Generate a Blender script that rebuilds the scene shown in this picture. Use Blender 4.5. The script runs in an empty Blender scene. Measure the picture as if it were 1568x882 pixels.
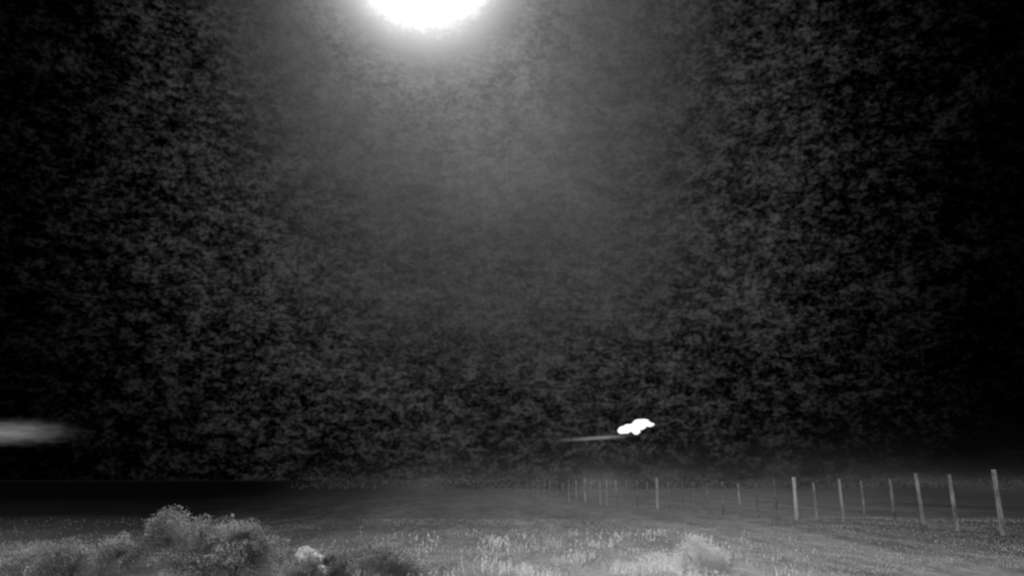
import bpy, math, random, bmesh
from mathutils import Vector, noise as mn
random.seed(4)
S=bpy.context.scene
S.view_settings.view_transform='Standard'
S.view_settings.look='None'
S.view_settings.exposure=0
PITCH=math.radians(14.55)
MOON=Vector((-.109,.771,.628)).normalized()

# ---------- camera
c=bpy.data.cameras.new("camera"); cam=bpy.data.objects.new("camera",c)
S.collection.objects.link(cam); S.camera=cam
c.sensor_width=36; c.lens=26; c.clip_end=6000
c.dof.use_dof=True; c.dof.focus_distance=2.0; c.dof.aperture_fstop=4.0
cam.location=(0,0,1.3); cam.rotation_euler=(math.pi/2+PITCH,0,0)

# ---------- node helper
class N:
    def __init__(s,nt): s.nt=nt
    def new(s,t,**k):
        n=s.nt.nodes.new(t)
        for a,b in k.items(): setattr(n,a,b)
        return n
    def set(s,sock,v):
        if isinstance(v,bpy.types.NodeSocket): s.nt.links.new(v,sock)
        else: sock.default_value=v
    def m(s,op,a,b=0.0,cc=None,clamp=False):
        n=s.new('ShaderNodeMath',operation=op,use_clamp=clamp)
        s.set(n.inputs[0],a); s.set(n.inputs[1],b)
        if cc is not None: s.set(n.inputs[2],cc)
        return n.outputs[0]
    def noise(s,vec,scale,detail=2,rough=.5,sc=(1,1,1)):
        mp=s.new('ShaderNodeMapping'); s.set(mp.inputs['Vector'],vec); mp.inputs['Scale'].default_value=sc
        n=s.new('ShaderNodeTexNoise'); s.set(n.inputs['Vector'],mp.outputs[0])
        n.inputs['Scale'].default_value=scale; n.inputs['Detail'].default_value=detail; n.inputs['Roughness'].default_value=rough
        return n.outputs['Fac']
    def ramp(s,v,pts,interp='LINEAR'):
        n=s.new('ShaderNodeValToRGB'); cr=n.color_ramp; cr.interpolation=interp
        while len(cr.elements)<len(pts): cr.elements.new(.5)
        for e,(p,g) in zip(cr.elements,pts):
            e.position=p; e.color=(g,g,g,1)
        s.set(n.inputs[0],v); return n.outputs[0]
    def smooth(s,v,a,b,c0=0.,c1=1.):
        n=s.new('ShaderNodeMapRange',interpolation_type='SMOOTHSTEP')
        s.set(n.inputs[0],v); n.inputs[1].default_value=a; n.inputs[2].default_value=b
        n.inputs[3].default_value=c0; n.inputs[4].default_value=c1
        return n.outputs[0]

# ---------- world: hazy moonlit night sky
w=bpy.data.worlds.new("World"); S.world=w; w.use_nodes=True
nt=w.node_tree; nt.nodes.clear(); n=N(nt)
tc=n.new('ShaderNodeTexCoord'); D=tc.outputs['Generated']
sep=n.new('ShaderNodeSeparateXYZ'); n.set(sep.inputs[0],D); X,Y,Z=sep.outputs
az=n.m('ARCTAN2',X,Y); el=n.m('ARCSINE',Z)
dt=n.new('ShaderNodeVectorMath',operation='DOT_PRODUCT'); n.set(dt.inputs[0],D); dt.inputs[1].default_value=MOON
th=n.m('ARCCOSINE',n.m('MINIMUM',dt.outputs['Value'],.99999))
n1=n.noise(D,50,3,.65,(1,1,1.8)); n2=n.noise(D,170,3,.75,(1,1,1.3)); n0=n.noise(D,16,3,.6,(1,1,1.6))
nn=n.m('ADD',n.m('MULTIPLY',n.smooth(n1,.40,.60),.45),n.m('MULTIPLY',n.smooth(n2,.40,.60),.55))
nn=n.m('ADD',nn,n.smooth(n0,.3,.7,-.16,.16))
thn=n.m('ADD',th,n.m('MULTIPLY',n.m('SUBTRACT',nn,.5),.008))
core=n.ramp(n.m('DIVIDE',thn,.4),[(0,1),(.188,1),(.215,.82),(.245,.62),(.275,.48),(.315,.35),(.36,.25),(.44,.155),(.56,.09),(.75,.035),(1,0)])
def gauss(v,c0,sg,p): return n.m('EXPONENT',n.m('MULTIPLY',n.m('POWER',n.m('ABSOLUTE',n.m('DIVIDE',n.m('SUBTRACT',v,c0),sg)),p),-1.0))
ga=gauss(az,-.02,.45,2.4)
ge=n.ramp(n.m('DIVIDE',n.m('ADD',el,.1),1.0),[(0,.085),(.12,.11),(.2,.155),(.35,.245),(.5,.295),(.65,.29),(1,.25)])
broad=n.m('MULTIPLY',ga,ge)
warp=n.noise(D,3.5,3,.6)
broad=n.m('MULTIPLY',broad,n.smooth(warp,.2,.8,.88,1.12))
base=n.m('ADD',n.m('ADD',core,broad),.002)
amp=n.ramp(base,[(0,.01),(.04,.12),(.1,.20),(.16,.18),(.21,.10),(.27,.055),(.36,.06),(.45,.12),(.7,.07),(.95,0)])
v=n.m('ADD',base,n.m('MULTIPLY',n.m('SUBTRACT',nn,.50),amp))
v=n.m('MAXIMUM',v,.003)
lin=n.m('POWER',v,2.2)
sky=n.new('ShaderNodeTexSky',sky_type='NISHITA',sun_disc=False)
sky.sun_elevation=math.radians(-6); sky.sun_rotation=math.radians(180)
bw=n.new('ShaderNodeRGBToBW'); n.set(bw.inputs[0],sky.outputs[0])
tot=n.m('ADD',lin,n.m('MULTIPLY',bw.outputs[0],.01))
bg=n.new('ShaderNodeBackground'); n.set(bg.inputs[0],tot); bg.inputs[1].default_value=1
out=n.new('ShaderNodeOutputWorld'); nt.links.new(bg.outputs[0],out.inputs[0])

def mat(name):
    m=bpy.data.materials.new(name); m.use_nodes=True
    m.node_tree.nodes.clear(); k=N(m.node_tree)
    o=k.new('ShaderNodeOutputMaterial'); return m,k,o
def obj(name,verts,faces,m,parent=None,smooth=False):
    me=bpy.data.meshes.new(name); me.from_pydata(verts,[],faces); me.update()
    if m: me.materials.append(m)
    if smooth:
        for p in me.polygons: p.use_smooth=True
    o=bpy.data.objects.new(name,me); S.collection.objects.link(o)
    if parent: o.parent=parent
    return o

# ---------- moon (the light source)
mm,k,o=mat("moon_surface")
e=k.new('ShaderNodeEmission'); e.inputs[0].default_value=(1,1,1,1); e.inputs[1].default_value=250
k.nt.links.new(e.outputs[0],o.inputs[0])
bpy.ops.mesh.primitive_ico_sphere_add(subdivisions=4,radius=2500*math.sin(.071),location=MOON*2500)
mo=bpy.context.object; mo.name="moon"; mo.data.materials.append(mm)
for p in mo.data.polygons: p.use_smooth=True
# added dim low fill from the camera side that shows up the pale posts
L=bpy.data.lights.new("added_fill",'SUN'); L.energy=.9; L.angle=math.radians(10); L.color=(1,1,1)
lo=bpy.data.objects.new("added_fill",L); S.collection.objects.link(lo)
lo.rotation_euler=Vector((.45,1,-.35)).to_track_quat('-Z','Y').to_euler()

# ---------- ground
def height(x,y):
    h=.10*mn.noise(Vector((x*.12,y*.12,3)))+.02*mn.noise(Vector((x*.7,y*.7,1)))
    return h*min(1,max(0,(80-y)/60)) if y>20 else h
vs=[];fs=[]
xs=[-2500,-1200,-500,-200,-90]+[-50+i*.5 for i in range(201)]+[90,200,500,1200,2500]
ys=[-300,-100,-30]+[-10+i*.5 for i in range(181)]+[95,130,200,400,900,1800,3500]
for y in ys:
    for x in xs: vs.append((x,y,height(x,y)))
nx=len(xs)
for j in range(len(ys)-1):
    for i in range(nx-1):
        a=j*nx+i; fs.append((a,a+1,a+nx+1,a+nx))
gm,k,o=mat("dry_grass_field")
tc=k.new('ShaderNodeTexCoord'); P=tc.outputs['Object']
sp=k.new('ShaderNodeSeparateXYZ'); k.set(sp.inputs[0],P); gx,gy,gz=sp.outputs
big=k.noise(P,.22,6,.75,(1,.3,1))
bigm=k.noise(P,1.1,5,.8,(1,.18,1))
right=k.ramp(k.m('DIVIDE',gy,200),[(0,.68),(.055,.66),(.066,.50),(.085,.38),(.12,.285),(.17,.23),(.3,.165),(.5,.10),(1,.03)])  # light falloff painted into the albedo: pale near, dark far
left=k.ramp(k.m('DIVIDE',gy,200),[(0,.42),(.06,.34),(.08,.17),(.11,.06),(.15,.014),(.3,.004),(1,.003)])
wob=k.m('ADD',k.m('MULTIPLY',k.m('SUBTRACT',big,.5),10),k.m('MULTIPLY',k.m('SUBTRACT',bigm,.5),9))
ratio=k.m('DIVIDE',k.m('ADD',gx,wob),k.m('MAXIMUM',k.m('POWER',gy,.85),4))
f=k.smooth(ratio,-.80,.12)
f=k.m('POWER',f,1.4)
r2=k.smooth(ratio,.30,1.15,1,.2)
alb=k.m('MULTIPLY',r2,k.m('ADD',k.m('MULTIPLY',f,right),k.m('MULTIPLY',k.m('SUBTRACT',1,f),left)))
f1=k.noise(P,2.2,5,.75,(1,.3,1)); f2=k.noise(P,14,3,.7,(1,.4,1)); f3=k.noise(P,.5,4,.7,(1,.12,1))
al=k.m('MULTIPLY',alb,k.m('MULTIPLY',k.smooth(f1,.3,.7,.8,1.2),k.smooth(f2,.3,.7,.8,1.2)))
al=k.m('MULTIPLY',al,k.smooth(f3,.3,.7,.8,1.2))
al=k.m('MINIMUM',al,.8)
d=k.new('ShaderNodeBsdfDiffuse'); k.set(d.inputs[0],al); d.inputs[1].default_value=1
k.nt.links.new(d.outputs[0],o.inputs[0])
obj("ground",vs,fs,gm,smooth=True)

# ---------- low ground mist over the far pasture, moonlit haze given as emission
def box(name,x0,x1,y0,y1,z0,z1,m):
    v=[(x,y,z) for z in (z0,z1) for y in (y0,y1) for x in (x0,x1)]
    return obj(name,v,[(0,2,3,1),(4,5,7,6),(0,1,5,4),(2,6,7,3),(0,4,6,2),(1,3,7,5)],m)
fm,k,o=mat("glowing_mist")
tc=k.new('ShaderNodeTexCoord'); P=tc.outputs['Object']
sp=k.new('ShaderNodeSeparateXYZ'); k.set(sp.inputs[0],P); x_,y_,z_=sp.outputs
nz=k.noise(P,.14,3,.7,(1,.25,1.6))
fall=k.m('EXPONENT',k.m('DIVIDE',z_,-1.7))
rt=k.m('DIVIDE',x_,y_)
side=k.m('MULTIPLY',k.smooth(rt,-.35,.15,.0,1),k.smooth(rt,.25,.75,1,.25))
dens=k.m('MULTIPLY',k.m('MULTIPLY',fall,side),k.smooth(nz,.38,.62,.0,2.0))
dens=k.m('MULTIPLY',dens,k.smooth(z_,5,7.5,1,0))
e=k.new('ShaderNodeEmission'); e.inputs[0].default_value=(1,1,1,1); k.set(e.inputs[1],k.m('MULTIPLY',dens,.00065))
k.nt.links.new(e.outputs[0],o.inputs['Volume'])
fm.cycles.volume_step_rate=1.5
box("ground_mist",-120,180,28,200,-.3,8,fm)

# ---------- foliage materials
def folmat(name,lo,hi,sc,tr=.5):
    m,k,o=mat(name)
    tc=k.new('ShaderNodeTexCoord')
    a=k.noise(tc.outputs['Object'],sc,3,.6)
    v=k.smooth(a,.3,.7,lo,hi)
    d=k.new('ShaderNodeBsdfDiffuse'); k.set(d.inputs[0],v)
    t=k.new('ShaderNodeBsdfTranslucent'); k.set(t.inputs[0],v)
    mx=k.new('ShaderNodeMixShader'); mx.inputs[0].default_value=tr
    k.nt.links.new(d.outputs[0],mx.inputs[1]); k.nt.links.new(t.outputs[0],mx.inputs[2])
    k.nt.links.new(mx.outputs[0],o.inputs[0]); return m
grass_m=folmat("pale_dry_grass",.4,.7,.9)
seed_m=folmat("seed_heads",.75,.97,2)
shrub_m=folmat("shrub_leaves",.22,.50,1.8,.55)
pale_m=folmat("pale_shrub_leaves",.75,.95,3.0,.55)
scrub_m=folmat("scrub_leaves",.01,.09,.05,.5)

# ---------- grass (one mesh)
vs=[];fs=[]
def blade(x,y,h,wd,lean):
    z=height(x,y); a=random.uniform(-.8,.8); dx=math.cos(a)*wd; dy=math.sin(a)*wd
    lx=random.gauss(0,lean)*h; ly=random.gauss(0,lean)*h
    b=len(vs)
    vs.extend([(x-dx,y-dy,z-.01),(x+dx,y+dy,z-.01),(x+dx*.7+lx*.4,y+dy*.7+ly*.4,z+h*.6),(x-dx*.7+lx*.4,y-dy*.7+ly*.4,z+h*.6),(x+lx,y+ly,z+h)])
    fs.append((b,b+1,b+2,b+3)); fs.append((b+3,b+2,b+4))
for i in range(32000):
    y=9+18*random.random()**1.3; x=random.uniform(-.75,.78)*y
    dens=mn.noise(Vector((x*.35,y*.35,7)))
    if dens<random.uniform(-.6,.4): continue
    if x<-.2*y and random.random()<.8: continue
    blade(x,y,random.uniform(.02,.045),.004,.5)
obj("grass",vs,fs,grass_m)
vs=[];fs=[]
for i in range(4600):
    y=10.3+random.random()**2.0*9; x=random.gauss(.09,.13)*y
    cl=mn.noise(Vector((x*1.4,y*1.0,2)))
    if cl<random.uniform(-.05,.4): continue
    h=random.uniform(.02,.14)
    blade(x,y,h,.003,.2)
    z=height(x,y)+h; b=len(vs); r=random.uniform(.003,.011)*(1+max(0,cl)*1.8); x+=random.gauss(0,.02)
    vs.extend([(x,y,z-r*2.2),(x+r,y,z),(x,y+r,z),(x-r,y,z),(x,y-r,z),(x,y,z+r*2.2)])
    for q in range(4):
        fs.append((b,b+1+(q+1)%4,b+1+q)); fs.append((b+5,b+1+q,b+1+(q+1)%4))
obj("tall_seed_grass",vs,fs,seed_m)
# low uneven scrub on the far side of the pasture
vs=[];fs=[]
for i in range(20000):
    y=random.uniform(110,190); x=random.uniform(-.3,.85)*y
    top=1.2+2.6*mn.noise(Vector((x*.09,y*.02,5)))+1.2*mn.noise(Vector((x*.4,y*.05,9)))
    if top<.2 or x/y<random.uniform(-.3,.05): continue
    z=random.random()**1.3*top
    a=Vector((random.gauss(0,1),random.gauss(0,.5),random.gauss(0,1))).normalized(); c2=a.orthogonal().normalized(); l=random.uniform(.15,.4)
    p=Vector((x,y,z)); b=len(vs)
    vs.extend([p-a*l,p+c2*l*.6,p+a*l,p-c2*l*.6]); fs.append((b,b+1,b+2,b+3))
obj("distant_scrub",vs,fs,scrub_m)

# ---------- shrubs : leaf masses with twigs
def shrub(name,cx,cy,lobes,n_leaf,m,leaf=.015):
    vs=[];fs=[]
    for (ox,oy,oz,rx,rz,wt) in lobes:
        for t in range(7):
            a=random.uniform(0,6.28); tx=cx+ox+math.cos(a)*rx*.6; ty=cy+oy+math.sin(a)*rx*.6; tz=oz+rz*random.uniform(.1,.7)
            b=len(vs); bx=cx+ox*.6; by=cy+oy*.6; bz=height(bx,by)-.03
            vs.extend([(bx-.01,by,bz),(bx+.01,by,bz),(bx,by+.012,bz),(tx-.003,ty,tz),(tx+.003,ty,tz),(tx,ty+.003,tz)])
            fs.extend([(b,b+1,b+4,b+3),(b+1,b+2,b+5,b+4),(b+2,b,b+3,b+5)])
        for i in range(int(n_leaf*wt)):
            v=Vector((random.gauss(0,1),random.gauss(0,1),random.gauss(0,1))).normalized()
            q=1+.6*mn.noise(v*1.8+Vector((ox*5,cx,cy)))+.3*mn.noise(v*5)
            r=random.random()**.5*min(q,1.35)
            p=Vector((cx+ox+v.x*rx*r,cy+oy+v.y*rx*r,oz+v.z*rz*r))
            if p.z<height(p.x,p.y): continue
            if mn.noise(p*4)<-.25: continue
            a=Vector((random.gauss(0,1),random.gauss(0,1),random.gauss(0,1))).normalized()
            c2=a.orthogonal().normalized(); l=leaf*random.uniform(.5,1.2)
            b=len(vs)
            vs.extend([p-a*l,p+c2*l*.6,p+a*l,p-c2*l*.6]); fs.append((b,b+1,b+2,b+3))
    return obj(name,vs,fs,m)
shrub("shrub",-4.4,11.5,[(0,0,.38,.55,.34,1),(-.75,.2,.5,.38,.38,.9),(.6,0,.3,.45,.28,.8),(.1,-.3,.2,.8,.25,.8),(-.2,.1,.55,.28,.2,.3),(.4,.1,.5,.3,.2,.3)],13000,shrub_m)
shrub("shrub",-2.4,10.6,[(0,0,.22,.4,.2,1),(.6,.1,.28,.4,.22,.9),(-.3,-.2,.12,.4,.18,.6),(1.0,.2,.1,.4,.16,.5)],13000,shrub_m)
shrub("pale_shrub",-2.75,10.4,[(0,0,.34,.15,.10,.5),(.18,0,.25,.12,.10,.4),(.3,-.1,.16,.10,.08,.3)],4000,pale_m)
shrub("shrub",-6.3,11.2,[(0,0,.2,.5,.26,1),(.6,.2,.30,.35,.24,.8),(-.8,.3,.12,.5,.2,.8)],12000,shrub_m)
shrub("shrub",-8.6,12.5,[(0,0,.12,.7,.26,1),(.9,.2,.1,.5,.22,.8),(-1,.3,.15,.7,.26,.8)],11000,shrub_m)
shrub("pale_shrub",2.7,11.6,[(0,0,.15,.32,.28,1),(.35,.1,.14,.28,.22,.8),(-.45,.1,.08,.35,.18,.7),(.05,0,.36,.2,.16,.3)],5500,pale_m)

# ---------- fence
def pmat(name,a0,a1):
    pm,k,o=mat(name)
    tc=k.new('ShaderNodeTexCoord'); a=k.noise(tc.outputs['Object'],5,5,.75,(1,1,.5))
    v=k.smooth(a,.35,.65,a0,a1)
    d=k.new('ShaderNodeBsdfDiffuse'); k.set(d.inputs[0],v); k.nt.links.new(d.outputs[0],o.inputs[0]); return pm
PA=pmat("pale_timber",.5,.85); PB=pmat("weathered_timber",.2,.55); PC=pmat("grey_timber",.12,.40)
wm,k,o=mat("fence_wire"); d=k.new('ShaderNodeBsdfDiffuse'); d.inputs[0].default_value=(.12,.12,.12,1); k.nt.links.new(d.outputs[0],o.inputs[0])
fence=bpy.data.objects.new("wire_fence",None); S.collection.objects.link(fence)
big={0,7,16,24}
tops=[]
for kk in range(-9,34):
    px=11.85-.326*kk+random.uniform(-.07,.07); py=19+kk+random.uniform(-.12,.12)
    z0=height(px,py)
    h=1.28+random.uniform(-.10,.06); r=.030+random.uniform(-.006,.006)
    m=random.choice((PB,PC))
    if kk>26: m=PC; r*=.8
    if kk in big: h=1.38; r=.06; m=PA if kk<10 else PB
    if kk==0: px=11.95; h=1.55; r=.055; m=PB
    if kk in (1,2): h=1.42; r=.046; m=PB
    if kk==3: m=PC
    if kk==5: m=PB; r=.042
    lx=random.gauss(0,.015); ly=random.gauss(0,.015)
    vs=[];fs=[];R=[(-.1,1.05),(.0,1.05),(h*.4,1.),(h-.05,.93),(h-.012,.9),(h,.6)]
    ns=10
    for (z,q) in R:
        for s in range(ns):
            an=2*math.pi*s/ns; rr=r*q*(1+.08*math.sin(3*an+kk))
            vs.append((px+lx*z+rr*math.cos(an),py+ly*z+rr*math.sin(an),z0+z))
    for j in range(len(R)-1):
        for s in range(ns):
            fs.append((j*ns+s,j*ns+(s+1)%ns,(j+1)*ns+(s+1)%ns,(j+1)*ns+s))
    fs.append(tuple((len(R)-1)*ns+s for s in range(ns)))
    obj("post",vs,fs,m,fence,smooth=False)
    tops.append((px,py,z0))
vs=[];fs=[]
for hz in (.35,.7,1.1):
    for A,B in zip(tops[:-1],tops[1:]):
        b=len(vs); r=.0018
        for q in (A,B):
            for s in range(3):
                an=s*2.094; vs.append((q[0]+.03+r*math.cos(an),q[1],q[2]+hz+r*math.sin(an)))
        for s in range(3): fs.append((b+s,b+(s+1)%3,b+3+(s+1)%3,b+3+s))
obj("wires",vs,fs,wm,fence)

# ---------- clouds low above the horizon, moonlight put in as their own glow
def volmat(name,strength,stretch,fall,amp,grad=0):
    m,k,o=mat(name)
    tc=k.new('ShaderNodeTexCoord'); P=tc.outputs['Object']
    L=k.new('ShaderNodeVectorMath',operation='LENGTH'); k.set(L.inputs[0],P)
    nz=k.noise(P,stretch,5,.7)
    f=k.smooth(k.m('ADD',L.outputs['Value'],k.m('MULTIPLY',k.m('SUBTRACT',nz,.5),amp)),fall,.95,1,0)
    f=k.m('POWER',f,1.3)
    if grad:
        sp=k.new('ShaderNodeSeparateXYZ'); k.set(sp.inputs[0],P)
        f=k.m('MULTIPLY',f,k.smooth(sp.outputs[0],-.9,1,.25,1.6))
    e=k.new('ShaderNodeEmission'); e.inputs[0].default_value=(1,1,1,1); k.set(e.inputs[1],k.m('MULTIPLY',f,strength))
    k.nt.links.new(e.outputs[0],o.inputs['Volume']); return m
def ell(name,loc,sc,m,roty=0):
    bpy.ops.mesh.primitive_ico_sphere_add(subdivisions=4,radius=1,location=loc); q=bpy.context.object
    q.name=name; q.scale=sc; q.rotation_euler=(0,roty,0); q.data.materials.append(m); return q
def at(px_,py_,t=600):
    cx=(px_-784)/1132; cy=(441-py_)/1132
    return Vector((0,0,1.3))+Vector((cx,.9679-cy*.2513,.2513+cy*.9679))*t
ell("cloud",at(5,662),(76,14,14),volmat("glowing_cloud",.0115,5,.0,1.7))
ell("cloud",at(903,671.5),(48,4,2.6),volmat("thin_glowing_cloud",.055,1.5,.0,.4,1),math.radians(-4))
# bright cloud: irregular body, emission standing in for moonlight
em,k,o=mat("bright_cloud"); e=k.new('ShaderNodeEmission'); e.inputs[0].default_value=(1,1,1,1); e.inputs[1].default_value=1.15
k.nt.links.new(e.outputs[0],o.inputs[0])
s=600/1132
parts=[(-17,-5,9,5.5),(-8,-2,10,6),(0,-3,8,7),(5,3,10,7),(13,6,9,5),(20,3,8,3.5),(-22,-7,5,4),(1,-8,5,4),(9,-1,6,4)]
bm=bmesh.new()
for (a,b,rx,rz) in parts:
    r=bmesh.ops.create_icosphere(bm,subdivisions=3,radius=1)
    for v in r['verts']:
        q=1+.35*mn.noise(v.co*2.5+Vector((a,b,0)))
        v.co=Vector((v.co.x*rx*q+a,v.co.y*6*q,v.co.z*rz*q+b))*s
me=bpy.data.meshes.new("bright_cloud"); bm.to_mesh(me); bm.free(); me.materials.append(em)
bc=bpy.data.objects.new("glowing_cloud",me); bc.location=at(973,653); S.collection.objects.link(bc)
